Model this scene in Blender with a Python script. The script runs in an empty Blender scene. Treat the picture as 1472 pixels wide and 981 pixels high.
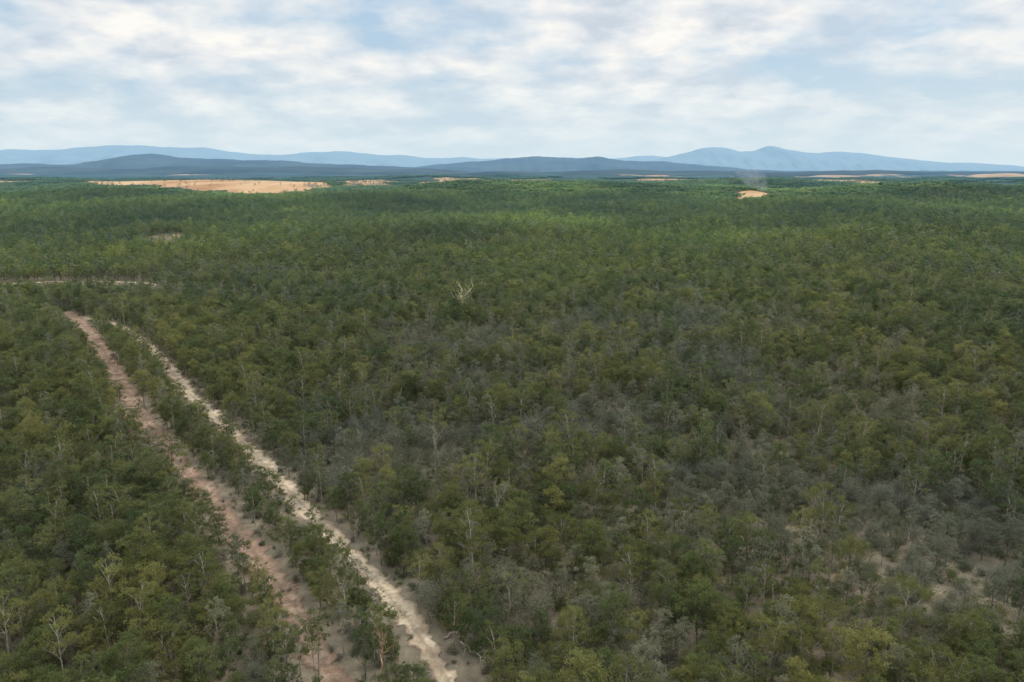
import bpy, math, random
import numpy as np
random.seed(7); rng=np.random.default_rng(11)
S=bpy.context.scene; COL=S.collection
CAMH=60.0; F=1133.0; HV=243.0
P=math.atan((490.5-HV)/F); cP,sP=math.cos(P),math.sin(P)
def at(u,v):
    dx=(u-736)/F; yc=(490.5-v)/F
    t=CAMH/(sP-yc*cP)
    return (dx*t,(cP+yc*sP)*t)
def at_dist(u,v,D):
    dx=(u-736)/F; yc=(490.5-v)/F
    t=D/(cP+yc*sP)
    return (dx*t, D, CAMH+(-sP+yc*cP)*t)
def pix(x,y,z=0.0):
    zz=z-CAMH; d=y*cP-zz*sP; up=y*sP+zz*cP
    return 736+F*x/d, 490.5-F*up/d

# ---------------------------------------------------------------- terrain
FIELDS=[ # u,v,ru,rv (areas of open land as seen on flat ground), lift
 (325,271,215,9.5,27),(25,270,90,4.5,13),(655,266,60,6,14),(1130,265,160,4,12),(1400,274,105,4.5,13),(1390,256,130,1.8,0),
 (1090,289,24,2.2,6),(640,252,80,1.6,0),(150,253,170,1.4,0),(1180,253,130,1.2,0),(520,264,90,3.0,9),(233,357,12,1.4,0),(258,351,9,1.1,0),(900,254,70,1.2,0),
 (980,262,70,2.2,10),(1265,270,60,2.4,9),(770,262,50,1.8,8)]
RISES=[(870,284,30,.13,.14),(1250,287,20,.14,.13),(520,296,14,.12,.14),(760,272,22,.10,.12),(1010,272,22,.12,.10),(130,292,11,.14,.14),(640,283,16,.10,.12),(1120,304,14,.12,.10),(240,350,6,.05,.09),(1400,296,16,.13,.12),(950,330,10,.2,.10),(700,350,8,.16,.09),(1300,360,9,.2,.09),(120,416,3,.22,.05)]
FW=[]
for (u,v,ru,rv,l) in FIELDS:
    x,y=at(u,v); FW.append((x,y,l,ru/F*1.1))
RW=[(*at(u,v),l,wx,wy) for (u,v,l,wx,wy) in RISES]
def terrain(x,y):
    x=np.asarray(x,float); y=np.asarray(y,float)
    r=np.hypot(x,y)
    st=430-230*np.clip((x-10)/140,0,1)
    k=np.clip((r-st)/700,0,1)
    h=k*(7.5*np.sin(x/230+1.1)*np.sin(y/260+0.4)+5*np.sin(x/120+y/190)+3.2*np.sin(x/75-y/140+2))
    k2=np.clip((r-1300)/2500,0,1)
    h=h+k2*(11*np.sin(x/700+2)*np.cos(y/900)+6*np.sin(x/420+y/600+1))*np.clip(1.6-r/20000,0.2,1)
    for (fx,fy,l,w) in FW:
        if l: 
            g=np.exp(-(((x-fx)/(w*fy*.95))**2)**1.5-((y-fy)/(0.28*fy))**2); h=h*(1-.85*g)+l*g
    for (fx,fy,l,wx,wy) in RW: h=h+l*np.exp(-((x-fx)/(wx*fy))**2-((y-fy)/(wy*fy))**2)*np.clip((y-320)/50,0,1)
    return h
def field(x,y,soft=.35):
    u,v=pix(x,y,0.0); m=np.zeros_like(u)
    w=0.22*np.sin(x/70+y/150)+0.18*np.sin(x/31-y/90+1)+0.2*np.sin(y/210+x/160)+.14*np.sin(x/14+y/37)
    for (fu,fv,ru,rv,l) in FIELDS:
        d=np.sqrt(((u-fu)/ru)**2+((v-fv)/rv)**2)+w*0.6
        m=np.maximum(m,np.clip((1.15-d)/soft,0,1))
    return m

# ---------------------------------------------------------------- mesh helpers
def mesh_from(name,V,Fs,mats=(),fmat=None,tone=None,smooth=False,vattr=None):
    me=bpy.data.meshes.new(name)
    V=np.asarray(V,np.float32); me.vertices.add(len(V)); me.vertices.foreach_set('co',V.ravel())
    ls=np.concatenate([np.full(len(f),f.shape[1]) for f in Fs]); idx=np.concatenate([f.ravel() for f in Fs])
    me.loops.add(len(idx)); me.loops.foreach_set('vertex_index',idx.astype(np.int32))
    me.polygons.add(len(ls)); st=np.concatenate([[0],np.cumsum(ls)[:-1]])
    me.polygons.foreach_set('loop_start',st.astype(np.int32))
    try: me.polygons.foreach_set('loop_total',ls.astype(np.int32))
    except Exception: pass
    for m in mats: me.materials.append(m)
    if fmat is not None: me.polygons.foreach_set('material_index',np.asarray(fmat,np.int32))
    me.polygons.foreach_set('use_smooth',np.full(len(ls),smooth))
    me.update(calc_edges=True)
    if tone is not None:
        a=me.attributes.new('tone','FLOAT','FACE'); a.data.foreach_set('value',np.asarray(tone,np.float32))
    if vattr:
        for k,v in vattr.items():
            a=me.attributes.new(k,'FLOAT','POINT'); a.data.foreach_set('value',np.asarray(v,np.float32))
    me.validate(); return me
class MB:
    def __init__(s): s.V=[];s.F=[];s.T=[];s.M=[];s.n=0
    def add(s,V,Fa,tone,mat=0):
        V=np.asarray(V,float); Fa=np.asarray(Fa,int)
        s.V.append(V); s.F.append(Fa+s.n); s.T.append(np.broadcast_to(tone,(len(Fa),)).astype(float)); s.M.append(np.full(len(Fa),mat)); s.n+=len(V)
    def tube(s,pts,rad,sides=5,tone=0.5,mat=0):
        pts=np.asarray(pts,float); n=len(pts)
        d=np.gradient(pts,axis=0); d/=np.linalg.norm(d,axis=1)[:,None]+1e-9
        a=np.array([1,0.02,0.03]) if abs(d[0][0])<0.8 else np.array([0,1,0.1])
        V=[]
        for i in range(n):
            u=np.cross(d[i],a); u/=np.linalg.norm(u)+1e-9; w=np.cross(d[i],u)
            for k in range(sides):
                an=2*math.pi*k/sides; V.append(pts[i]+rad[i]*(u*math.cos(an)+w*math.sin(an)))
        Fa=[[i*sides+k,i*sides+(k+1)%sides,(i+1)*sides+(k+1)%sides,(i+1)*sides+k] for i in range(n-1) for k in range(sides)]
        s.add(V,Fa,tone,mat)
    def leaves(s,C,size,tone,up=0.5,mat=0,asp=0.6):
        C=np.asarray(C); n=len(C)
        N=rng.normal(size=(n,3)); N[:,2]=np.abs(N[:,2])+up; N/=np.linalg.norm(N,axis=1)[:,None]
        A=np.cross(N,rng.normal(size=(n,3))); A/=np.linalg.norm(A,axis=1)[:,None]; B=np.cross(N,A)
        sz=(size*rng.uniform(0.6,1.35,n))[:,None]
        q=[C+A*sz, C+B*sz*asp+N*sz*.15, C-A*sz*rng.uniform(.7,1.1,(n,1)), C-B*sz*asp+N*sz*.15]
        V=np.stack(q,1).reshape(-1,3)
        s.add(V,np.arange(4*n).reshape(n,4),tone,mat)
    def mesh(s,name,mats,smooth=False):
        Fs=s.F; return mesh_from(name,np.concatenate(s.V),[np.concatenate(Fs)],mats,np.concatenate(s.M),np.concatenate(s.T),smooth)
def link(name,me,parent=None):
    o=bpy.data.objects.new(name,me); COL.objects.link(o)
    if parent: o.parent=parent
    return o
def tag(o,label=None,cat=None,group=None,kind=None):
    if label:o['label']=label
    if cat:o['category']=cat
    if group:o['group']=group
    if kind:o['kind']=kind
    return o

# ---------------------------------------------------------------- materials
class NT:
    def __init__(s,nt): s.t=nt
    def n(s,ty,**k):
        x=s.t.nodes.new(ty)
        for a,b in k.items(): setattr(x,a,b)
        return x
    def l(s,a,b): s.t.links.new(a,b)
    def math(s,op,a,b=None,clamp=False):
        m=s.n('ShaderNodeMath',operation=op,use_clamp=clamp)
        for i,v in enumerate((a,b)):
            if v is None: continue
            if isinstance(v,(int,float)): m.inputs[i].default_value=v
            else: s.l(v,m.inputs[i])
        return m.outputs[0]
    def mix(s,f,a,b,bt='MIX'):
        m=s.n('ShaderNodeMix',data_type='RGBA',blend_type=bt)
        for i,v in ((0,f),(6,a),(7,b)):
            if isinstance(v,(int,float)): m.inputs[i].default_value=v
            elif isinstance(v,tuple): m.inputs[i].default_value=(*v,1)
            else: s.l(v,m.inputs[i])
        return m.outputs[2]
    def ramp(s,f,stops):
        r=s.n('ShaderNodeValToRGB'); e=r.color_ramp.elements
        while len(e)<len(stops): e.new(0.5)
        for el,(p,c) in zip(e,stops):
            el.position=p; el.color=(*c,1) if isinstance(c,tuple) else (c,c,c,1)
        s.l(f,r.inputs[0]); return r.outputs[0]
    def noise(s,vec,scale,detail=4,rough=0.55,dist=0.0):
        x=s.n('ShaderNodeTexNoise'); x.inputs['Scale'].default_value=scale; x.inputs['Detail'].default_value=detail; x.inputs['Roughness'].default_value=rough; x.inputs['Distortion'].default_value=dist
        if vec is not None: s.l(vec,x.inputs['Vector'])
        return x.outputs['Fac']
    def maprange(s,v,a,b,c=0.0,d=1.0):
        m=s.n('ShaderNodeMapRange'); s.l(v,m.inputs[0])
        for i,q in enumerate((a,b,c,d)): m.inputs[i+1].default_value=q
        return m.outputs[0]
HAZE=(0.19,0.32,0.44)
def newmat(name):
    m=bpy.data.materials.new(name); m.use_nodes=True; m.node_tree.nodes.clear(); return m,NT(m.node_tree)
def haze(N,c,L=9000,p=1.3,hc=HAZE):  # air haze painted into the surface colour, growing with distance
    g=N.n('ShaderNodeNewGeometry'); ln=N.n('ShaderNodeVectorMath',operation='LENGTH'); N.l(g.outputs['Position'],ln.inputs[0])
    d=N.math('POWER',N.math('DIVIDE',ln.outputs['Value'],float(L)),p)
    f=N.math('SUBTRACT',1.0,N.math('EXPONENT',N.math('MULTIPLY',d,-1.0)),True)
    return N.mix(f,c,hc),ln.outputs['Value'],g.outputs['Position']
def finish(N,c,transl=0.0,rough=0.9,bump=None):
    o=N.n('ShaderNodeOutputMaterial'); d=N.n('ShaderNodeBsdfDiffuse'); N.l(c,d.inputs[0])
    if bump is not None:
        b=N.n('ShaderNodeBump'); b.inputs['Strength'].default_value=bump[1]; b.inputs['Distance'].default_value=bump[2]; N.l(bump[0],b.inputs['Height']); N.l(b.outputs[0],d.inputs['Normal'])
    if transl>0:
        t=N.n('ShaderNodeBsdfTranslucent'); N.l(c,t.inputs[0]); mx=N.n('ShaderNodeMixShader'); mx.inputs[0].default_value=transl
        N.l(d.outputs[0],mx.inputs[1]); N.l(t.outputs[0],mx.inputs[2]); N.l(mx.outputs[0],o.inputs[0])
    else: N.l(d.outputs[0],o.inputs[0])
def attr(N,name):
    a=N.n('ShaderNodeAttribute',attribute_name=name); return a.outputs['Fac']
def leafmat(name,dark,mid,light,k=1.0):
    m,N=newmat(name)
    oi=N.n('ShaderNodeObjectInfo'); rnd=oi.outputs['Random']
    base=N.ramp(rnd,[(0,dark),(0.5,mid),(1,light)])
    t=attr(N,'tone')
    br=N.ramp(t,[(0,0.75),(0.5,1.0),(1,1.42)])
    c=N.mix(1.0,base,br,'MULTIPLY')
    g=N.n('ShaderNodeNewGeometry'); pos=g.outputs['Position']; big=N.noise(pos,0.013,3)
    mp=N.n('ShaderNodeMapping'); mp.inputs['Scale'].default_value=(1,.6,1); N.l(pos,mp.inputs[0]); cloud_shade=N.noise(mp.outputs[0],0.0030,4,.6)
    c=N.mix(1.0,c,N.ramp(big,[(0.3,(0.82,0.90,0.94)),(0.7,(1.32,1.24,0.98))]),'MULTIPLY')
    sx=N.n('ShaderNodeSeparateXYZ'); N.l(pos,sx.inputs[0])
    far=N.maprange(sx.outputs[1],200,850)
    # cloud shadow and sunlit bands painted into foliage colour away towards the plain
    c2=N.mix(1.0,c,N.ramp(cloud_shade,[(0.38,(0.82,1.02,1.06)),(0.49,(1.26,1.50,1.30)),(0.60,(1.85,2.20,1.50))]),'MULTIPLY')
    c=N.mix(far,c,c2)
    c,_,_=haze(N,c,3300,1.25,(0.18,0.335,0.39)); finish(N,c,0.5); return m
M={}
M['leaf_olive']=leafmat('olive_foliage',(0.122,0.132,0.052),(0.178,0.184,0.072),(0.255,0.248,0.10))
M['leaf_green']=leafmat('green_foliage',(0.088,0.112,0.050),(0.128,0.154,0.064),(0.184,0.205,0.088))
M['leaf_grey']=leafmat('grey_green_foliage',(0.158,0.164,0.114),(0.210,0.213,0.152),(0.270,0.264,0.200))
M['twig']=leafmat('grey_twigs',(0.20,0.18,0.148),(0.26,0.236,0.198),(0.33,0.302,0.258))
def barkmat(name,a,b):
    m,N=newmat(name); g=N.n('ShaderNodeTexCoord'); f=N.noise(g.outputs['Object'],2.5,5)
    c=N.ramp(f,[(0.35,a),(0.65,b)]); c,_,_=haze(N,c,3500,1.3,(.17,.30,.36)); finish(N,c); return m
M['bark_grey']=barkmat('grey_bark',(0.12,0.105,0.082),(0.22,0.19,0.155))
M['bark_pale']=barkmat('pale_bark',(0.27,0.235,0.175),(0.47,0.41,0.32))
M['bark_orange']=barkmat('orange_bark',(0.40,0.22,0.12),(0.60,0.40,0.26))
M['bark_yellow']=barkmat('straw_bark',(0.56,0.46,0.25),(0.76,0.66,0.42))
# ground
m,N=newmat('forest_floor'); M['ground']=m
g=N.n('ShaderNodeNewGeometry'); pos=g.outputs['Position']
n1=N.noise(pos,0.35,8,0.65); n2=N.noise(pos,0.03,5); n3=N.noise(pos,2.2,4)
c=N.ramp(n1,[(0.3,(0.15,0.122,0.092)),(0.5,(0.235,0.19,0.147)),(0.7,(0.34,0.275,0.215))])
c=N.mix(1.0,c,N.ramp(n2,[(0.35,(0.85,0.88,0.82)),(0.65,(1.1,1.02,0.95))]),'MULTIPLY')
c=N.mix(N.ramp(n3,[(0.48,0.0),(0.58,0.75)]),c,(0.185,0.18,0.12))
ln=N.n('ShaderNodeVectorMath',operation='LENGTH'); N.l(pos,ln.inputs[0])
mp=N.n('ShaderNodeMapping'); mp.inputs['Scale'].default_value=(1,0.35,1); N.l(pos,mp.inputs[0])
f1=N.noise(mp.outputs[0],0.0011,7,0.6)
far=N.ramp(f1,[(0.3,(0.034,0.055,0.040)),(0.54,(0.055,0.082,0.055)),(0.60,(0.10,0.115,0.075)),(0.66,(0.36,0.27,0.185))])
c=N.mix(N.maprange(ln.outputs['Value'],1500,3500),c,far)
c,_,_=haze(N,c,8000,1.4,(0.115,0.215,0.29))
fl=attr(N,'field')
fn=N.noise(mp.outputs[0],0.008,8,0.65); fn2=N.noise(mp.outputs[0],0.0035,4,0.6)
fc=N.ramp(fn,[(0.3,(0.30,0.155,0.078)),(0.5,(0.51,0.31,0.165)),(0.7,(0.64,0.45,0.265))])
fc=N.mix(N.ramp(fn2,[(.50,0.0),(.66,.65)]),fc,(0.26,0.20,0.11))
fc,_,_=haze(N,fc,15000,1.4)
ff_=N.ramp(N.math('ADD',fl,N.math('MULTIPLY',N.math('SUBTRACT',fn,.5),1.2)),[(.25,0.0),(.7,1.0)])
c=N.mix(N.math('MULTIPLY',ff_,N.math('GREATER_THAN',fl,0.01)),c,fc)
finish(N,c,bump=(n1,0.6,0.3))
# tracks
def trackmat(name,a,b,cc,rut,br=(0.42,0.62)):
    m,N=newmat(name); g=N.n('ShaderNodeNewGeometry'); pos=g.outputs['Position']; ac=attr(N,'across')
    n=N.noise(pos,1.1,8,0.72); n2=N.noise(pos,0.14,5,.65); n4=N.noise(pos,0.3,6,.65)
    c=N.ramp(n,[(0.3,a),(0.5,b),(0.68,cc)])
    c=N.mix(N.ramp(n4,[(.52,0.0),(.62,.65)]),c,cc)
    c=N.mix(N.ramp(n2,[(br[0],0.0),(br[1],0.7)]),c,rut)
    ab=N.math('ABSOLUTE',ac); r=N.ramp(N.math('ADD',ab,N.math('MULTIPLY',N.math('SUBTRACT',n,0.5),1.5)),[(0.12,0.45),(0.26,0.0),(0.62,0.0),(0.92,0.9)])
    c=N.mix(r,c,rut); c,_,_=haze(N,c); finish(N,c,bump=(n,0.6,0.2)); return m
M['pale_track']=trackmat('pale_sandy_dirt',(0.38,0.28,0.18),(0.58,0.455,0.31),(0.76,0.64,0.47),(0.29,0.215,0.145),(.46,.62))
M['red_track']=trackmat('brown_dirt',(0.19,0.122,0.08),(0.295,0.195,0.135),(0.44,0.325,0.235),(0.21,0.147,0.102),(.5,.7))
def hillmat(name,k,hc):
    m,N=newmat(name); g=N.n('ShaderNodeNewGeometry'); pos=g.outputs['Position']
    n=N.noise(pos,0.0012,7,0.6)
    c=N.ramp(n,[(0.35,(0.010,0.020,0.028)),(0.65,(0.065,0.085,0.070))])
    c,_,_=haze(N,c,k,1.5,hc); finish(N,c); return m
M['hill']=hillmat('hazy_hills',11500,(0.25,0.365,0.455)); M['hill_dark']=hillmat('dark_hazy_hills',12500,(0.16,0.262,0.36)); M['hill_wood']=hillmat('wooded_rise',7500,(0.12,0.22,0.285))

# ---------------------------------------------------------------- ground sheet
az=np.radians(np.linspace(-62,62,1100)); rr=np.concatenate([np.linspace(5,60,8),np.geomspace(66,45000,620)])
A,R=np.meshgrid(az,rr); X=R*np.sin(A); Y=R*np.cos(A); Z=terrain(X,Y)
fl=np.where(Y>500,field(X,np.maximum(Y,500)),0)
V=np.stack([X,Y,Z],-1).reshape(-1,3); na=len(az); nr=len(rr)
I=np.arange(nr-1)[:,None]*na+np.arange(na-1)[None,:]
Fq=np.stack([I,I+1,I+na+1,I+na],-1).reshape(-1,4)[:, ::-1]
gm=mesh_from('ground',V,[Fq],[M['ground']],smooth=True,vattr={'field':fl.ravel()})
tag(link('ground',gm),'brown forest floor and open plain reaching the hills','ground',kind='structure')

# ---------------------------------------------------------------- hills
def snoise(x,seed,k):
    r=np.random.default_rng(seed); s=0
    for i in range(6):
        f=k*2**i; s=s+np.sin(x*f+r.uniform(0,6.28))*0.55**i*r.uniform(.6,1)
    return s
def snoise2(x,y,seed,k):
    r=np.random.default_rng(seed); s=0
    for i in range(5):
        for j in range(3):
            a=r.uniform(0,6.28); s=s+np.sin((x*math.cos(a)+y*math.sin(a))*k*1.9**i+r.uniform(0,6.28))*.55**i*.6
    return s
def hills(prof,D,depth,label,seed,mat='hill',amp=1.0):
    pts=[at_dist(u,v,D) for u,v in prof]
    xs=np.array([p[0] for p in pts]); zs=np.array([p[2] for p in pts])
    x=np.linspace(xs[0],xs[-1],620); z=np.interp(x,xs,zs)
    ker=np.ones(9)/9; zp=np.convolve(np.pad(z,4,mode='edge'),ker,'valid')
    zp=zp+snoise(x,seed,2*math.pi/(0.16*D))*0.0010*amp*D*np.clip(zp/(0.004*D),0,1)
    t=np.linspace(-1,1,60); T,XX=np.meshgrid(t,x,indexing='ij')
    ZP=np.tile(zp,(60,1)); YY=T*depth
    spur=snoise2(XX,YY,seed+3,2*math.pi/(0.06*D))*0.10
    prof_t=np.clip(1-np.abs(T)**1.2*(1+spur*np.minimum(1,np.abs(T)*3)),0,1)*np.clip((1-np.abs(T))*4,0,1)
    Z=ZP*prof_t-40*np.clip(1-prof_t*12,0,1)
    Vv=np.stack([XX,D+YY,Z],-1).reshape(-1,3); n=len(x)
    I=np.arange(59)[:,None]*n+np.arange(n-1)[None,:]
    Fq=np.stack([I,I+1,I+n+1,I+n],-1).reshape(-1,4)
    me=mesh_from('hills',Vv,[Fq],[M[mat]],smooth=True)
    tag(link('hills',me),label,'hills',kind='structure')
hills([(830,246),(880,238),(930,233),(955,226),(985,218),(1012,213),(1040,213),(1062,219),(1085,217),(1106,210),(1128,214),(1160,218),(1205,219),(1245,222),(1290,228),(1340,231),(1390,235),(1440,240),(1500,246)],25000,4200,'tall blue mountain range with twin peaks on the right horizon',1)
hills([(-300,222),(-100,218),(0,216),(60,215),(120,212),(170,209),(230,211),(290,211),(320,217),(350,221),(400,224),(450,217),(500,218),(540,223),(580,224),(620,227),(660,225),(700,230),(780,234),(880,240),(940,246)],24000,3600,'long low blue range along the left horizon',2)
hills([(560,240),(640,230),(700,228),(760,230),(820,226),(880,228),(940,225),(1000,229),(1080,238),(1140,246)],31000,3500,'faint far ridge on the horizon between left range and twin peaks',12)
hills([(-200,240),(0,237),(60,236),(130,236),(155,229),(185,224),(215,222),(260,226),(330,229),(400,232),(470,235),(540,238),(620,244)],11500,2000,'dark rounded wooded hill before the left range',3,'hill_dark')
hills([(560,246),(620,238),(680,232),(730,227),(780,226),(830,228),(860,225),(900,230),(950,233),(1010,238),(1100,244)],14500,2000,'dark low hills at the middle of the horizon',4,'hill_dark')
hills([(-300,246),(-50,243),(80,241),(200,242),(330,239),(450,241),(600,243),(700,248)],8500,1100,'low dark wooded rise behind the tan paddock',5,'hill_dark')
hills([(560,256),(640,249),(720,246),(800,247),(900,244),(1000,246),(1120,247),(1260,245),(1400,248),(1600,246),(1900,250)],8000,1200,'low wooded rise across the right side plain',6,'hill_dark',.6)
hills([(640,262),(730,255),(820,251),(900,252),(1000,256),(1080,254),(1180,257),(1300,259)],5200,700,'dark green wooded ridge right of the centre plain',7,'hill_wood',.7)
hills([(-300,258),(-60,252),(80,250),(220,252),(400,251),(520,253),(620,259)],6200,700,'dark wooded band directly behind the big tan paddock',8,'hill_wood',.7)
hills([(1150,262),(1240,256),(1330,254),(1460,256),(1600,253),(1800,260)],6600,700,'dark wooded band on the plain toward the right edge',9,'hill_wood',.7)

# ---------------------------------------------------------------- tracks
def smooth_line(pts,step=0.5):
    p=np.array(pts,float); p=np.vstack([2*p[0]-p[1],p,2*p[-1]-p[-2]]); out=[]
    for i in range(1,len(p)-2):
        n=max(2,int(np.linalg.norm(p[i+1]-p[i])/step)); t=np.linspace(0,1,n,endpoint=False)[:,None]
        out.append(0.5*((2*p[i])+(-p[i-1]+p[i+1])*t+(2*p[i-1]-5*p[i]+4*p[i+1]-p[i+2])*t**2+(-p[i-1]+3*p[i]-3*p[i+1]+p[i+2])*t**3))
    return np.vstack(out+[p[-2][None]])
PALE=smooth_line([at(*q) for q in [(700,1060),(636,965),(592,900),(537,835),(472,765),(402,692),(337,625),(274,568),(236,522),(203,490),(165,468),(118,456)]])
RED=smooth_line([at(*q) for q in [(530,1060),(472,965),(428,880),(368,800),(306,722),(247,652),(196,585),(158,520),(130,480),(100,450)]])
ROAD=smooth_line([at(*q) for q in [(-60,417),(40,416),(80,414),(140,414),(215,416),(270,421)]])
def wob(n,seed,w):
    r=np.random.default_rng(seed).normal(size=n+w); return np.convolve(r,np.ones(w)/w,'valid')[:n]*math.sqrt(w)
def ribbon(name,line,hw,mat,label,seed,z0=0.03,rough=0.35,hw2=None):
    n=len(line); d=np.gradient(line,axis=0); d/=np.linalg.norm(d,axis=1)[:,None]; nn=np.stack([d[:,1],-d[:,0]],1)
    H=np.linspace(hw,hw2 or hw,n)
    k=15; t=np.linspace(-1,1,k); L=H+rough*wob(n,seed,3)+rough*.5*wob(n,seed+1,16); Rr=H+rough*wob(n,seed+2,3)+rough*.5*wob(n,seed+3,16)
    L=np.maximum(L,.5); Rr=np.maximum(Rr,.5)
    w=np.where(t[None,:]<0,L[:,None],Rr[:,None])*t[None,:]
    XY=line[:,None,:]+nn[:,None,:]*w[:,:,None]
    rut=-0.05*np.exp(-((np.abs(t)-0.42)/0.13)**2)+0.10*np.exp(-((np.abs(t)-0.86)/0.10)**2)
    Z=z0+0.10+rut[None,:]+0.02*rng.normal(size=(n,k)); Z[:,0]=z0-0.01; Z[:,-1]=z0-0.01
    Z=Z+terrain(XY[:,:,0],XY[:,:,1])
    Vv=np.dstack([XY,Z]).reshape(-1,3)
    I=np.arange(n-1)[:,None]*k+np.arange(k-1)[None,:]; Fq=np.stack([I,I+1,I+k+1,I+k],-1).reshape(-1,4)
    me=mesh_from(name,Vv,[Fq],[mat],smooth=True,vattr={'across':np.tile(t,n)})
    tag(link(name,me),label,'dirt track',kind='structure')
ribbon('pale_track',PALE,1.75,M['pale_track'],'pale sandy vehicle track, right hand of the two tracks',5,0.05,.55,2.2)
ribbon('red_track',RED,1.9,M['red_track'],'reddish brown cleared track, left hand of the two tracks',15,0.02,.55,2.9)
ribbon('far_track',ROAD,1.7,M['pale_track'],'thin tan track crossing beyond the ends of the two tracks',25,0.16)
def dist_line(x,y,line):
    l=line[::6]; best=np.full(x.shape,1e9); side=np.zeros(x.shape)
    d=np.gradient(l,axis=0); d/=np.linalg.norm(d,axis=1)[:,None]
    for (px,py),(dx,dy) in zip(l,d):
        q=np.hypot(x-px,y-py); m=q<best; best[m]=q[m]; side[m]=((x-px)*dy-(y-py)*dx)[m]
    return best,side   # side>0 = right of the line of travel

# ---------------------------------------------------------------- tree shapes
def limb(b,p0,p1,r0,r1,sides=4,tone=.5,mat=0,n=4,sag=.1):
    p0=np.array(p0);p1=np.array(p1);L=np.linalg.norm(p1-p0); t=np.linspace(0,1,n)[:,None]
    p=p0*(1-t)+p1*t; p[1:-1]+=rng.normal(size=(n-2,3))*L*0.05; p[:,2]-=(np.sin(np.pi*t[:,0]))*L*sag
    b.tube(p,np.linspace(r0,r1,n),sides,tone,mat); return p
def make_tree(H,R,base,K,nleaf,ls,trunk_r=0.16,lean=0.4,flat=0.68,mat_t=0,mat_c=1,tb=None,cb=None):
    tb=tb or MB(); cb=cb or MB()
    lx,ly=rng.normal(size=2)*lean; n=7; t=np.linspace(0,1,n)
    tr=np.stack([lx*t**1.5+rng.normal(size=n)*.10*t*H/8,ly*t**1.5+rng.normal(size=n)*.10*t*H/8,t*H*0.9],1); tr[0]=(0,0,-.3)
    tb.tube(tr,trunk_r*(1-0.78*t),6,.5,mat_t)
    def tp(h): return np.array([np.interp(h,tr[:,2],tr[:,i]) for i in range(3)])
    cl=[]
    for k in range(K):
        f=(k+rng.uniform(0,.9))/K; zz=H*(base+(0.96-base)*f)
        rad=R*(0.45+0.6*math.sin(math.pi*min(1,(0.2+0.75*f))))*rng.uniform(.45,1.15)
        an=k*2.4+rng.uniform(-.5,.5); c=tp(zz)+np.array([math.cos(an)*rad*.85,math.sin(an)*rad*.85,0]); c[2]=zz
        if k==K-1: c=tp(H*.9); c[2]=H*.92
        s=tp(max(0.2*H,zz-rad*0.9-0.3)); limb(tb,s,c,trunk_r*.36,trunk_r*.1,4,.5,mat_t)
        cr=R*rng.uniform(.21,.45); cl.append((c,cr))
        for q in range(2):
            e=c+rng.normal(size=3)*cr*.5; limb(tb,c*.6+s*.4,e,trunk_r*.14,.01,3,.5,mat_t,3)
    tot=sum(cr**2 for _,cr in cl)
    for c,cr in cl:
        m=max(6,int(nleaf*cr**2/tot)); sub=max(4,m//20)
        d=rng.normal(size=(sub,3)); d[:,2]=d[:,2]*.9+.35; d/=np.linalg.norm(d,axis=1)[:,None]
        sc=c+d*np.array([cr,cr,cr*flat])*rng.uniform(.35,1.3,(sub,1))
        st=rng.normal(0,.10,sub); w=rng.integers(0,sub,m)
        pts=sc[w]+rng.normal(size=(m,3))*np.array([1,1,.8])*cr*.20
        tone=np.clip(rng.normal(.45,.12,m)+rng.uniform(-.12,.15)+st[w],0,1)
        cb.leaves(pts,ls,tone,.65,mat_c,.40)
    return tb,cb
def make_twiggy(H,R,tb,n1=12,mat=0,leafy=0,mat_c=1,cb=None,r0=.09):
    tr=limb(tb,(0,0,-.2),(rng.normal()*.5,rng.normal()*.5,H*.75),r0,r0*.3,4,.5,mat,6,0)
    for k in range(n1):
        f=rng.uniform(.25,1); s=np.array([np.interp(f,np.linspace(0,1,6),tr[:,i]) for i in range(3)])
        an=rng.uniform(0,6.28); e=s+np.array([math.cos(an)*R*rng.uniform(.4,1),math.sin(an)*R*rng.uniform(.4,1),H*rng.uniform(.12,.35)])
        l=limb(tb,s,e,r0*.35,r0*.12,3,.5,mat,4)
        for q in range(6):
            s2=l[rng.integers(1,4)]; e2=s2+np.array([*(rng.normal(size=2)*R*.3),abs(rng.normal())*R*.4])
            l2=limb(tb,s2,e2,r0*.14,r0*.06,3,.6,mat,3)
            for w in range(4):
                s3=l2[rng.integers(1,3)]; e3=s3+rng.normal(size=3)*R*.17+np.array([0,0,R*.12]); limb(tb,s3,e3,r0*.10,r0*.06,3,.7,mat,2,0)
    if leafy:
        C=rng.normal(size=(leafy,3))*np.array([R*.45,R*.45,H*.16])+np.array([0,0,H*.68]); (cb or tb).leaves(C,.10,np.clip(rng.normal(.45,.15,leafy),0,1),.4,mat_c)
    return tb
def make_shrub(h,r,n,ls,mat=0):
    b=MB()
    for k in range(5):
        an=rng.uniform(0,6.28); limb(b,(0,0,-.1),(math.cos(an)*r*.6,math.sin(an)*r*.6,h*.7),.03,.01,3,.3,mat,3,0)
    cs=[(rng.normal(size=3)*np.array([r*.4,r*.4,h*.15])+np.array([0,0,h*.55])) for _ in range(7)]
    for c in cs:
        m=n//7; d=rng.normal(size=(m,3)); pts=c+d*np.array([r*.26,r*.26,h*.17]); pts[:,2]=np.abs(pts[:,2])
        b.leaves(pts,ls,np.clip(rng.normal(.45,.17,m),0,1),.7,mat)
    return b
def merged(tb,cb,cm=1):
    b=MB(); b.V=tb.V+cb.V; b.n=tb.n+cb.n
    b.F=tb.F+[f+tb.n for f in cb.F]; b.T=tb.T+cb.T; b.M=tb.M+[a*0+cm for a in cb.M]; return b
PROTO=bpy.data.collections.new('woodland_shapes')
plist=[]
def proto(me):
    o=bpy.data.objects.new('tree_shape_%02d'%len(plist),me); PROTO.objects.link(o); plist.append(o); return len(plist)-1
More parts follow.
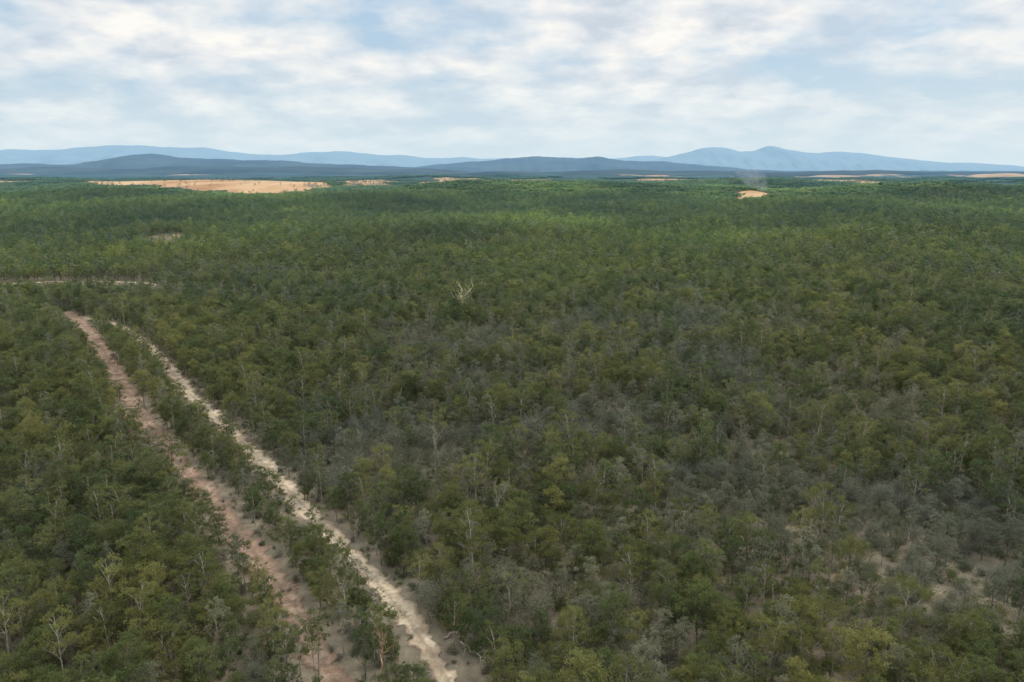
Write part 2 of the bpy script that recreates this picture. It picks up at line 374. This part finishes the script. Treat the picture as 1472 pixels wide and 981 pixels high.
SPEC=[ # H,R,base,K,nleaf,ls,leafmat,bark,look
 (7.6,2.05,.38,16,4100,.10,'leaf_olive','bark_grey','broad olive green gum tree'),
 (6.5,1.95,.34,14,3500,.10,'leaf_olive','bark_grey','broad olive green gum tree'),
 (8.4,1.95,.42,16,3800,.10,'leaf_green','bark_grey','dark green gum tree'),
 (6.2,1.85,.30,14,3300,.095,'leaf_green','bark_grey','dark green gum tree'),
 (9.9,1.8,.54,13,2400,.10,'leaf_olive','bark_pale','slender gum tree with pale trunk'),
 (8.2,1.5,.48,12,1900,.095,'leaf_grey','bark_pale','slender gum tree with pale trunk'),
 (6.0,1.75,.30,13,2500,.09,'leaf_grey','bark_grey','sparse grey green tree'),
 (5.0,1.65,.24,12,2300,.09,'leaf_grey','bark_grey','sparse grey green tree'),
 (7.4,2.35,.44,17,4000,.10,'leaf_olive','bark_grey','broad olive green gum tree'),
 (7.8,1.65,.40,13,2800,.095,'leaf_green','bark_pale','narrow dark green gum tree'),
 (6.9,2.1,.45,13,2700,.10,'leaf_olive','bark_pale','open crowned olive gum tree'),
]
near=[]
for s in SPEC:
    tb,cb=make_tree(*s[:6],trunk_r=0.06+0.005*s[0],mat_t=0,mat_c=0)
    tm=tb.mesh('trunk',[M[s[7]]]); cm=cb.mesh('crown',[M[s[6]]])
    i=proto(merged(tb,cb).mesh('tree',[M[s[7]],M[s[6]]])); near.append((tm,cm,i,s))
TW=[]
for H,R in ((5.2,1.8),(4.3,1.6),(5.7,1.6),(3.7,1.5)):
    tb=MB(); cb=MB(); make_twiggy(H,R,tb,16,0,900,0,cb,r0=.075); TW.append(((tb.mesh('trunk',[M['twig']]),cb.mesh('crown',[M['leaf_grey']])),proto(merged(tb,cb).mesh('twiggy_tree',[M['twig'],M['leaf_grey']]))))
BARE=[]
for H,R in ((8.3,.9),(7.0,1.1)):
    tb=MB(); make_twiggy(H,R,tb,5,0,0,r0=.10); BARE.append(proto(tb.mesh('bare_tree',[M['bark_pale']])))
SH=[]
for h,r,mt in ((2.2,1.5,'leaf_olive'),(1.6,1.2,'leaf_green'),(2.4,1.5,'leaf_grey'),(1.4,1.1,'leaf_grey'),(2.8,1.7,'leaf_green'),(2.0,1.4,'twig')):
    me=make_shrub(h,r,640,.095,0).mesh('shrub',[M[mt]]); SH.append((me,proto(me),mt))
MIDT=[]
for s in SPEC:
    tb,cb=make_tree(s[0],s[1]*1.15,s[2],12,680,.23,trunk_r=.10,mat_t=0,mat_c=1)
    MIDT.append(proto(merged(tb,cb).mesh('tree',[M['bark_grey' if s[0]<9 else 'bark_pale'],M[s[6]]])))
TILES=[]; TS=34.0
for q in range(6):
    b=MB()
    for k in range(56):
        cx,cy=rng.uniform(-TS/2,TS/2,2)*1.08; H=rng.uniform(4.5,9.0); R=rng.uniform(1.7,3.0); m=44
        d=rng.normal(size=(m,3)); d[:,2]=np.abs(d[:,2])*1.0; d/=np.linalg.norm(d,axis=1)[:,None]
        pts=np.array([cx,cy,H*.62])+d*np.array([R,R,H*.34])*rng.uniform(.6,1.05,(m,1))
        b.leaves(pts,.75,np.clip(rng.normal(.45,.12,m)+rng.uniform(-.2,.22),0,1),1.0,1 if rng.random()<.5 else 2,.8)
    TILES.append(proto(b.mesh('canopy',[M['bark_grey'],M['leaf_green'],M['leaf_olive']])))

# ---------------------------------------------------------------- where trees stand
def grid(r0,r1,s,azmax,jit=.48):
    n=int(r1/s)+1; gx,gy=np.meshgrid(np.arange(-n,n+1)*s,np.arange(0,n+1)*s); gx=gx.ravel().astype(float); gy=gy.ravel().astype(float)
    gx+=(np.round(gy/s)%2)*s/2
    gx+=rng.uniform(-jit,jit,len(gx))*s; gy+=rng.uniform(-jit,jit,len(gy))*s
    r=np.hypot(gx,gy); a=np.abs(np.degrees(np.arctan2(gx,gy)))
    m=(r>=r0)&(r<r1)&(a<azmax); return gx[m],gy[m]
def vnoise(x,y,sc,seed):
    r=np.random.default_rng(seed); s=np.zeros_like(x)
    for i in range(5):
        for j in range(3):
            a=r.uniform(0,6.28); f=2*math.pi/sc*1.7**i; s+=np.sin((x*math.cos(a)+y*math.sin(a))*f+r.uniform(0,6.28))*.62**i
    return s/2.2
OPEN=[(555,520,9,.7),(690,556,7,.65),(1150,572,10,.7),(1350,860,12,.66),(1215,800,9,.58),(1440,900,10,.62),(1060,650,6,.5),(880,590,7,.5),(905,750,5,.4),(1400,640,7,.4),(520,660,6,.4),(330,398,18,.6),(1000,770,5,.5)]
GREY=[(540,660,15,1),(680,650,17,.9),(1000,760,15,1),(1250,740,19,1),(1330,850,15,1),(900,490,36,.85),(640,500,26,.8),(1150,580,24,.9),(1020,470,38,.65),(300,430,42,.95),(860,610,15,.8),(760,560,15,.6),(1150,690,15,.8),(600,560,15,.7)]
def gauss(x,y,L):
    s=np.zeros_like(x)
    for (u,v,r,w) in L:
        gx,gy=at(u,v); s=np.maximum(s,w*np.exp(-(((x-gx)/(r*1.4))**2+((y-gy)/(r*1.3))**2)))
    return s
def place(x,y):
    dp,sp=dist_line(x,y,PALE); dr,sr=dist_line(x,y,RED); dq,_=dist_line(x,y,ROAD)
    op=gauss(x,y,OPEN); gr=gauss(x,y,GREY)
    n=vnoise(x,y,60,3); grey=np.clip(gr+0.36*n+0.16,0.03,.90); grey[x<-40]*=.6
    grey=np.where(y>450,grey*.6,grey)
    keep=(rng.random(len(x))>op*.9)&(rng.random(len(x))>np.clip(.04+.11*vnoise(x,y,35,9)+.08*gr,0,.4))
    lp=sp<0; lr=sr<0
    wv=1+.38*vnoise(x,y,13,31)
    keep&=~(dp<np.where(lp,np.where(y>190,3.7,3.3),2.2)*wv); keep&=~(dr<np.where(lr,np.where(y<130,3.2,np.where(y>190,5.2,4.1)),np.where(y<130,2.4,2.9))*wv); keep&=dq>3.0
    size=np.ones(len(x))
    size=np.where(lp&(dp<9.0),.76,size); size=np.where(lr&(dr<9.0),np.minimum(size,.80),size)
    rx,ry=at(120,414); inroad=(y>ry-34)&(y<ry+2)&(x>at(10,414)[0])&(x<at(240,414)[0]); size=np.where(inroad,np.clip((ry-y)/45,.28,.8),size)
    u,v=pix(x,np.maximum(y,50)); yc=at(236,353)[1]
    inc=(u>214)&(u<264)&(y>yc-60)&(y<yc+10); size=np.where(inc,.5,size); keep&=~(inc&(rng.random(len(x))<.15))
    return keep,size,grey
X1,Y1=grid(56,430,2.8,43); k,sz,gy_=place(X1,Y1); X1,Y1,sz1,g1=X1[k],Y1[k],sz[k],gy_[k]; ZT=terrain(X1,Y1)
dist=np.hypot(X1,Y1)
U,Vp=pix(X1,Y1,4.0); inframe=(U>-5)&(U<1477)&(Vp<1000)
rnd=rng.random(len(X1)); isgrey=rnd<g1
pts=[];IDX=[];SC=[]
clus=vnoise(X1,Y1,45,21)
kind=np.zeros(len(X1),int)
for i in range(len(X1)):
    if isgrey[i]: kind[i]=rng.choice([6,7,100,101,102,103,5],p=[.25,.25,.12,.11,.09,.10,.08])
    else: kind[i]=rng.choice([0,1,8,2,3,4,5,6,10,10]) if clus[i]>0 else rng.choice([2,3,0,3,2,1,9,9,10,4])
order=np.argsort(dist); ind=[i for i in order if inframe[i] and kind[i]<100][:300]; indt=[i for i in order if inframe[i] and kind[i]>=100][:90]
S1=set(ind)|set(indt)
def zone(x,y):
    a=np.array([x]);b=np.array([y]); dp,sp=dist_line(a,b,PALE); dr,sr=dist_line(a,b,RED); u,v=pix(x,y,4)
    if sr[0]<0: return 'left of the reddish track near the bottom left corner'
    if sp[0]<0: return 'standing in the strip between the two dirt tracks'
    if u<820: return 'right of the pale track near the bottom centre'
    if u<1150: return 'near the bottom edge right of centre'
    return 'in thin woodland near the bottom right corner'
def vary(n=None): return np.clip(rng.normal(.97,.20,n),.5,1.5)
for i in ind:
    tm,cm,pi,s=near[kind[i]]; e=bpy.data.objects.new('gum_tree',None); COL.objects.link(e)
    e.location=(X1[i],Y1[i],ZT[i]); e.rotation_euler=(0,0,rng.uniform(0,6.28)); f=sz1[i]*float(vary()); e.scale=(f,f,f*rng.uniform(.9,1.1))
    z=zone(X1[i],Y1[i]); tag(e,s[8]+' '+z,'tree',s[8]+' '+z)
    link('trunk',tm,e); link('crown',cm,e)
for i in indt:
    (tm,cm),pi=TW[kind[i]-100]; e=bpy.data.objects.new('twiggy_tree',None); COL.objects.link(e); e.location=(X1[i],Y1[i],ZT[i]); e.rotation_euler=(0,0,rng.uniform(0,6.28)); f=sz1[i]*rng.uniform(.8,1.15); e.scale=(f,f,f)
    z=zone(X1[i],Y1[i]); tag(e,'small grey nearly leafless tree '+z,'tree','grey nearly leafless trees '+z)
    link('trunk',tm,e); link('crown',cm,e)
for i in range(len(X1)):
    if i in S1: continue
    f=sz1[i]*vary(); pts.append((X1[i],Y1[i],ZT[i]))
    ix=near[kind[i]][2] if kind[i]<100 else TW[kind[i]-100][1]
    if rng.random()<.005 and sz1[i]==1: ix=BARE[rng.integers(0,2)]; f=f*1.05
    IDX.append(ix); SC.append(f)
X2,Y2=grid(430,1500,4.1,41); k,sz,gy_=place(X2,Y2); ff=field(X2,Y2); k&=ff<.45; X2,Y2,sz2,g2=X2[k],Y2[k],sz[k],gy_[k]; Z2=terrain(X2,Y2)
kk=rng.integers(0,11,len(X2)); gg=rng.random(len(X2))<g2*.6; kk=np.where(gg,rng.choice([5,6,7],len(X2)),kk)
ix2=np.array(MIDT)[kk]; ix2=np.where(rng.random(len(X2))<.004,BARE[0],ix2)
pts+=list(zip(X2,Y2,Z2)); IDX+=list(ix2); SC+=list(sz2*vary(len(X2))*1.1)
X3,Y3=grid(1490,5200,31,41,.3); ff=field(X3,Y3); cln=vnoise(X3,Y3,900,5); k=(ff<.15)&((Y3<2600)|(cln<.35)); X3,Y3=X3[k],Y3[k]
pts+=list(zip(X3,Y3,terrain(X3,Y3)-.3)); IDX+=[TILES[a] for a in rng.integers(0,6,len(X3))]; SC+=list(rng.uniform(.95,1.1,len(X3)))
# scattered trees thinning out across the paddocks
X5,Y5=grid(1400,5600,20,41,.49); ff=field(X5,Y5); k=(ff>=.15)&(rng.random(len(X5))<np.clip(.80-ff*.75+.15*vnoise(X5,Y5,300,8),0.02,1)); X5,Y5=X5[k],Y5[k]
pts+=list(zip(X5,Y5,terrain(X5,Y5))); IDX+=[MIDT[a] for a in rng.integers(0,4,len(X5))]; SC+=list(rng.uniform(.9,1.6,len(X5)))
def scatter(name,pts,IDX,SC,label,cat):
    n=len(pts); me=bpy.data.meshes.new(name); me.vertices.add(n); me.vertices.foreach_set('co',np.array(pts,np.float32).ravel())
    a=me.attributes.new('pick','INT','POINT'); a.data.foreach_set('value',np.array(IDX,np.int32))
    a=me.attributes.new('size','FLOAT_VECTOR','POINT'); s=np.repeat(np.array(SC)[:,None],3,1); s[:,2]*=rng.uniform(.88,1.14,n); a.data.foreach_set('vector',s.astype(np.float32).ravel())
    a=me.attributes.new('turn','FLOAT_VECTOR','POINT'); t=np.zeros((n,3),np.float32); t[:,2]=rng.uniform(0,6.28,n); a.data.foreach_set('vector',t.ravel())
    o=link(name,me); tag(o,label,cat,kind='stuff')
    ng=bpy.data.node_groups.new(name,'GeometryNodeTree')
    ng.interface.new_socket('Geometry',in_out='INPUT',socket_type='NodeSocketGeometry'); ng.interface.new_socket('Geometry',in_out='OUTPUT',socket_type='NodeSocketGeometry')
    N=NT(ng); gi=N.n('NodeGroupInput'); go=N.n('NodeGroupOutput'); iop=N.n('GeometryNodeInstanceOnPoints'); ci=N.n('GeometryNodeCollectionInfo')
    ci.inputs['Collection'].default_value=PROTO; ci.inputs['Separate Children'].default_value=True; ci.inputs['Reset Children'].default_value=True
    def na(nm,dt):
        x=N.n('GeometryNodeInputNamedAttribute',data_type=dt); x.inputs['Name'].default_value=nm; return x.outputs['Attribute']
    m2p=N.n('GeometryNodeMeshToPoints'); N.l(gi.outputs[0],m2p.inputs[0])
    N.l(m2p.outputs[0],iop.inputs['Points']); N.l(ci.outputs[0],iop.inputs['Instance']); iop.inputs['Pick Instance'].default_value=True
    N.l(na('pick','INT'),iop.inputs['Instance Index']); N.l(na('turn','FLOAT_VECTOR'),iop.inputs['Rotation']); N.l(na('size','FLOAT_VECTOR'),iop.inputs['Scale'])
    N.l(iop.outputs[0],go.inputs[0]); md=o.modifiers.new('scatter','NODES'); md.node_group=ng; return o
scatter('woodland',pts,IDX,SC,'dense eucalypt woodland stretching from the tracks to the far plain','woodland')
print('trees',len(pts))
# shrubs
X4,Y4=grid(60,400,2.1,42); dp,sp=dist_line(X4,Y4,PALE); dr,sr=dist_line(X4,Y4,RED); dq,_=dist_line(X4,Y4,ROAD)
nz=vnoise(X4,Y4,14,77)
k=(dp>1.9+.6*nz)&(dr>np.where(Y4>150,2.6,2.0)+.9*nz)&(dq>2.4)&(rng.random(len(X4))<.82-.25*gauss(X4,Y4,OPEN)); X4,Y4=X4[k],Y4[k]; dp=dp[k]; dr=dr[k]; Z4=terrain(X4,Y4)
U,Vp=pix(X4,Y4,1.0); inf=(U>0)&(U<1472)&(Vp<975); kd=rng.choice(6,len(X4),p=[.18,.15,.24,.21,.08,.14]); o4=np.argsort(np.hypot(X4,Y4))
gO=gauss(X4,Y4,OPEN); edge=np.minimum(dp,dr)<3.8; SS=np.where(edge,rng.uniform(.25,.6,len(X4)),rng.uniform(.5,1.15,len(X4)))
first=[i for i in o4 if inf[i] and (dp[i]<12 or gO[i]>.2)][:300]; fs=set(first)
LK={'leaf_olive':'olive green shrub','leaf_green':'dark green shrub','leaf_grey':'grey green shrub','twig':'dry grey shrub'}
for i in first:
    me,pi,mt=SH[kd[i]]; o=link('shrub',me); o.location=(X4[i],Y4[i],Z4[i]); o.rotation_euler=(0,0,rng.uniform(0,6.28)); f=float(SS[i]); o.scale=(f,f,f)
    z='on the bare ground beside the dirt tracks' if X4[i]<35 else 'on the thinly wooded ground at lower right'
    tag(o,'low '+LK[mt]+' '+z,'shrub',LK[mt]+'s '+z)
r4=[i for i in range(len(X4)) if i not in fs]
scatter('undergrowth',[(X4[i],Y4[i],Z4[i]) for i in r4],[SH[kd[i]][1] for i in r4],[SS[i] for i in r4],'low scrub growing under the woodland trees','undergrowth')

# ---------------------------------------------------------------- landmark trees
def bare_tree(name,u,v,H,R,mat,label,n1=8,r0=.2,lean=0.5,crown=None,group=None):
    x,y=at(u,v); e=bpy.data.objects.new(name,None); COL.objects.link(e); e.location=(x,y,float(terrain(x,y)))
    tag(e,label,'tree',group); tb=MB()
    tr=limb(tb,(0,0,-.3),(rng.normal()*lean,rng.normal()*lean,H*.8),r0,r0*.3,6,.5,0,7,0)
    for k in range(n1):
        f=rng.uniform(.38,1); s=np.array([np.interp(f,np.linspace(0,1,7),tr[:,i]) for i in range(3)]); an=k*2.4+rng.uniform(-.4,.4)
        e1=s+np.array([math.cos(an)*R*rng.uniform(.3,1),math.sin(an)*R*rng.uniform(.3,.9),H*rng.uniform(.12,.36)])
        br=MB(); l=limb(br,s,e1,r0*.42,r0*.13,5,.5,0,5)
        for q in range(5):
            s2=l[rng.integers(1,5)]; e2=s2+np.array([*(rng.normal(size=2)*R*.3),abs(rng.normal())*R*.4]); limb(br,s2,e2,r0*.17,r0*.05,3,.5,0,3)
        link('branch',br.mesh('branch',[M[mat]]),e)
    link('trunk',tb.mesh('trunk',[M[mat]]),e)
    if crown:
        tb2,cb=make_tree(H*1.08,R,.55,12,crown,.105,trunk_r=.05,mat_t=0,mat_c=0); link('crown',cb.mesh('crown',[M['leaf_olive']]),e)
bare_tree('dead_tree',662,455,14,5,'bark_yellow','straw coloured bare spreading tree standing above the canopy, upper middle',10,.40,.4)
L=[(520,668,9.5,.9,'bark_pale','tall pale trunked bare tree behind the grey scrub, right of the pale track bend'),
(497,668,8.5,.8,'bark_pale','thin pale bare trunk just left of a taller pale trunk, centre left'),
(1113,915,8.5,.8,'bark_pale','thin white dead trunk leaning near the bottom, right of centre'),
(862,735,9,1.0,'bark_pale','pale bare trunk rising from green trees in the lower middle'),
(1015,492,9.5,1.2,'bark_pale','pale bare trunk at upper right of centre'),
(1082,512,9.5,1.2,'bark_pale','pale bare trunk right of another in the upper right woodland'),
(1456,498,10.5,1.8,'bark_pale','pale forked bare tree close to the right edge'),
(838,520,9.5,1.0,'bark_pale','slim white bare trunk in the middle of the woodland'),
(757,520,9,1.0,'bark_pale','slim pale bare trunk in the woodland, left of the white one'),
(575,522,9.5,1.2,'bark_orange','orange tinted bare trunk beside the brown open patch'),
(570,602,8.5,1.3,'bark_yellow','yellowish bare tree in the scrub, middle left'),
(412,788,6.0,1.2,'bark_pale','pale bare branching tree in the strip between the tracks'),
(45,700,7.0,1.4,'bark_pale','grey white bare branching tree near the left edge'),
(540,775,5,1.9,'bark_pale','low spreading white dead tree right of the pale track'),
(1230,560,8.5,1.2,'bark_pale','pale bare trunk at the right beside the grey scrub'),
(700,742,6,1.2,'bark_pale','small white dead tree in the lower middle scrub'),
(960,640,8,1.0,'bark_pale','thin grey dead tree right of the picture centre'),
(1355,700,8,1.2,'bark_pale','pale bare tree in the right hand woodland'),
(1240,885,5.5,1.1,'bark_pale','grey bare tree on the open ground at lower right'),
(175,430,9,1.3,'bark_pale','white bare trunk near the thin far track at upper left'),
(395,520,8.5,1.1,'bark_pale','pale bare trunk right of the upper end of the tracks')]
for u,v,H,R,m_,lab in L: bare_tree('dead_tree',u,v,H,R,m_,lab,random.choice([4,5]),.10)
for u,v,H,R,m_,lab in [(495,895,11.5,2.1,'bark_pale','tall gum with pale yellow trunk in the strip beside the pale track'),
 (516,918,8.5,1.8,'bark_pale','pale trunked gum at right of the tall one between the tracks'),
 (549,985,9.5,2.0,'bark_orange','gum with orange brown trunk at the bottom edge between the tracks')]:
    bare_tree('gum_tree',u,v,H,R,m_,lab,5,.13,.3,3000)
def fallen(u,v,Lg,ang,mat,label):
    x,y=at(u,v); b=MB(); tr=limb(b,(-Lg/2,0,.3),(Lg/2,0,.45),.14,.06,6,.5,0,7,-.02)
    for k in range(7):
        s=tr[rng.integers(2,7)]; e=s+np.array([rng.uniform(.3,1.8),rng.normal()*1.3,abs(rng.normal())*.9]); limb(b,s,e,.05,.02,4,.5,0,4)
    o=link('fallen_tree',b.mesh('fallen_tree',[M[mat]])); o.location=(x,y,float(terrain(x,y))); o.rotation_euler=(0,0,ang); tag(o,label,'fallen tree')
fallen(676,940,5,-1.0,'bark_pale','white fallen dead tree right of the pale track at the bottom')
fallen(652,915,3,.6,'bark_pale','smaller white fallen branch nearer the pale track edge')
fallen(1395,905,5,.3,'bark_pale','fallen pale log on open ground at lower right')
fallen(1175,770,5,1.2,'bark_pale','fallen grey log in the scrub at the lower right')
def heap(u,v,r,h,label):
    x,y=at(u,v); n=26; t=np.linspace(-1,1,n); A,B=np.meshgrid(t,t); d=np.hypot(A,B); Z=h*np.clip(1-d,0,1)**.8*(1+.5*vnoise(A*9,B*9,6,4))+.08-.3*(d>1)
    V=np.stack([A*r,B*r*.8,Z],-1).reshape(-1,3); I=np.arange(n-1)[:,None]*n+np.arange(n-1)[None,:]
    me=mesh_from('dirt_heap',V,[np.stack([I,I+1,I+n+1,I+n],-1).reshape(-1,4)],[M['pale_track']],smooth=False,vattr={'across':np.full(n*n,.5)})
    o=link('dirt_heap',me); o.location=(x,y,0); tag(o,label,'dirt heap')
heap(182,606,2.6,1.2,'pale heap of dirt on the left edge of the reddish track')
heap(174,592,1.9,.9,'smaller pale dirt heap just beyond the other heap on the reddish track')
# smoke from a burning clearing
sx,sy=at(1092,288); b=MB(); n=14; hh=np.linspace(0,1,n)
b.tube(np.stack([-26*hh**1.5+3*np.sin(hh*7),0*hh,hh*50],1),6+26*hh**.8,16,.5,0)
m,N=newmat('thin_smoke'); o_=N.n('ShaderNodeOutputMaterial'); vs=N.n('ShaderNodeVolumePrincipled'); vs.inputs['Color'].default_value=(.95,.96,.97,1)
tc=N.n('ShaderNodeTexCoord'); nz=N.noise(tc.outputs['Object'],.07,3); sp_=N.n('ShaderNodeSeparateXYZ'); N.l(tc.outputs['Object'],sp_.inputs[0])
fd=N.math('SUBTRACT',1.0,N.math('DIVIDE',sp_.outputs[2],50.0),True)
dn=N.math('MULTIPLY',N.math('MULTIPLY',N.math('SUBTRACT',nz,.36,True),.075),fd); N.l(dn,vs.inputs['Density']); N.l(vs.outputs[0],o_.inputs['Volume'])
o=link('smoke_plume',b.mesh('smoke_plume',[m],True)); o.location=(sx,sy,float(terrain(sx,sy))); tag(o,'thin grey smoke rising from the orange clearing at far right','smoke')

# ---------------------------------------------------------------- sky, sun, camera
W=bpy.data.worlds.new('World'); S.world=W; W.use_nodes=True; W.node_tree.nodes.clear(); N=NT(W.node_tree)
EL,ROT=math.radians(56),math.radians(60)
sky=N.n('ShaderNodeTexSky',sky_type='NISHITA'); sky.sun_disc=False; sky.sun_elevation=EL; sky.sun_rotation=ROT; sky.air_density=1.3; sky.dust_density=1.5
tc=N.n('ShaderNodeTexCoord'); sx=N.n('ShaderNodeSeparateXYZ'); N.l(tc.outputs['Generated'],sx.inputs[0])
z=N.math('MAXIMUM',sx.outputs[2],0.0); zz=N.math('ADD',z,.27)
cv=N.n('ShaderNodeCombineXYZ'); N.l(N.math('DIVIDE',sx.outputs[0],zz),cv.inputs[0]); N.l(N.math('DIVIDE',sx.outputs[1],zz),cv.inputs[1])
cv2=N.n('ShaderNodeMapping'); cv2.inputs['Location'].default_value=(1.3,7.7,0); N.l(cv.outputs[0],cv2.inputs[0]); V2=cv2.outputs[0]
nA=N.noise(V2,3.0,9,.50,.1); nB=N.noise(V2,4.8,8,.52,.1); nC=N.noise(V2,1.4,3,.5)
cov=N.ramp(N.math('ADD',N.math('MULTIPLY',nA,.6),N.math('MULTIPLY',nC,.4)),[(.40,0.0),(.475,.6),(.555,1.0)])
cc=N.ramp(nB,[(.34,(.61,.68,.76)),(.45,(.78,.815,.85)),(.59,(1.0,.975,.925))])
sk=N.mix(1.0,sky.outputs[0],(.10,.10,.10),'MULTIPLY')
sk=N.mix(.75,sk,(.49,.67,.86))
c=N.mix(cov,sk,cc)
hz=N.ramp(z,[(0.0,.97),(.05,.62),(.13,.0)])
c=N.mix(hz,c,(.69,.815,.875))
c=N.mix(1.0,c,N.ramp(z,[(.25,1.0),(.7,1.75)]),'MULTIPLY')  # sky raised overhead, out of view, as added fill light
bg=N.n('ShaderNodeBackground'); N.l(c,bg.inputs[0]); bg.inputs[1].default_value=1.0
wo=N.n('ShaderNodeOutputWorld'); N.l(bg.outputs[0],wo.inputs[0])
sl=bpy.data.lights.new('sun','SUN'); sl.energy=1.45; sl.angle=math.radians(14); sl.color=(1,.95,.87); so=bpy.data.objects.new('sun',sl); COL.objects.link(so)
from mathutils import Vector
dv=Vector((math.sin(ROT)*math.cos(EL),math.cos(ROT)*math.cos(EL),math.sin(EL))); so.rotation_euler=dv.to_track_quat('Z','Y').to_euler()
cam=bpy.data.cameras.new('camera'); cam.sensor_width=36; cam.lens=36*F/1472; cam.clip_start=1; cam.clip_end=80000
co=bpy.data.objects.new('camera',cam); COL.objects.link(co); co.location=(0,0,CAMH); co.rotation_euler=(math.pi/2-P,0,0); S.camera=co
S.view_settings.view_transform='Standard'; S.view_settings.look='None'; S.view_settings.exposure=0
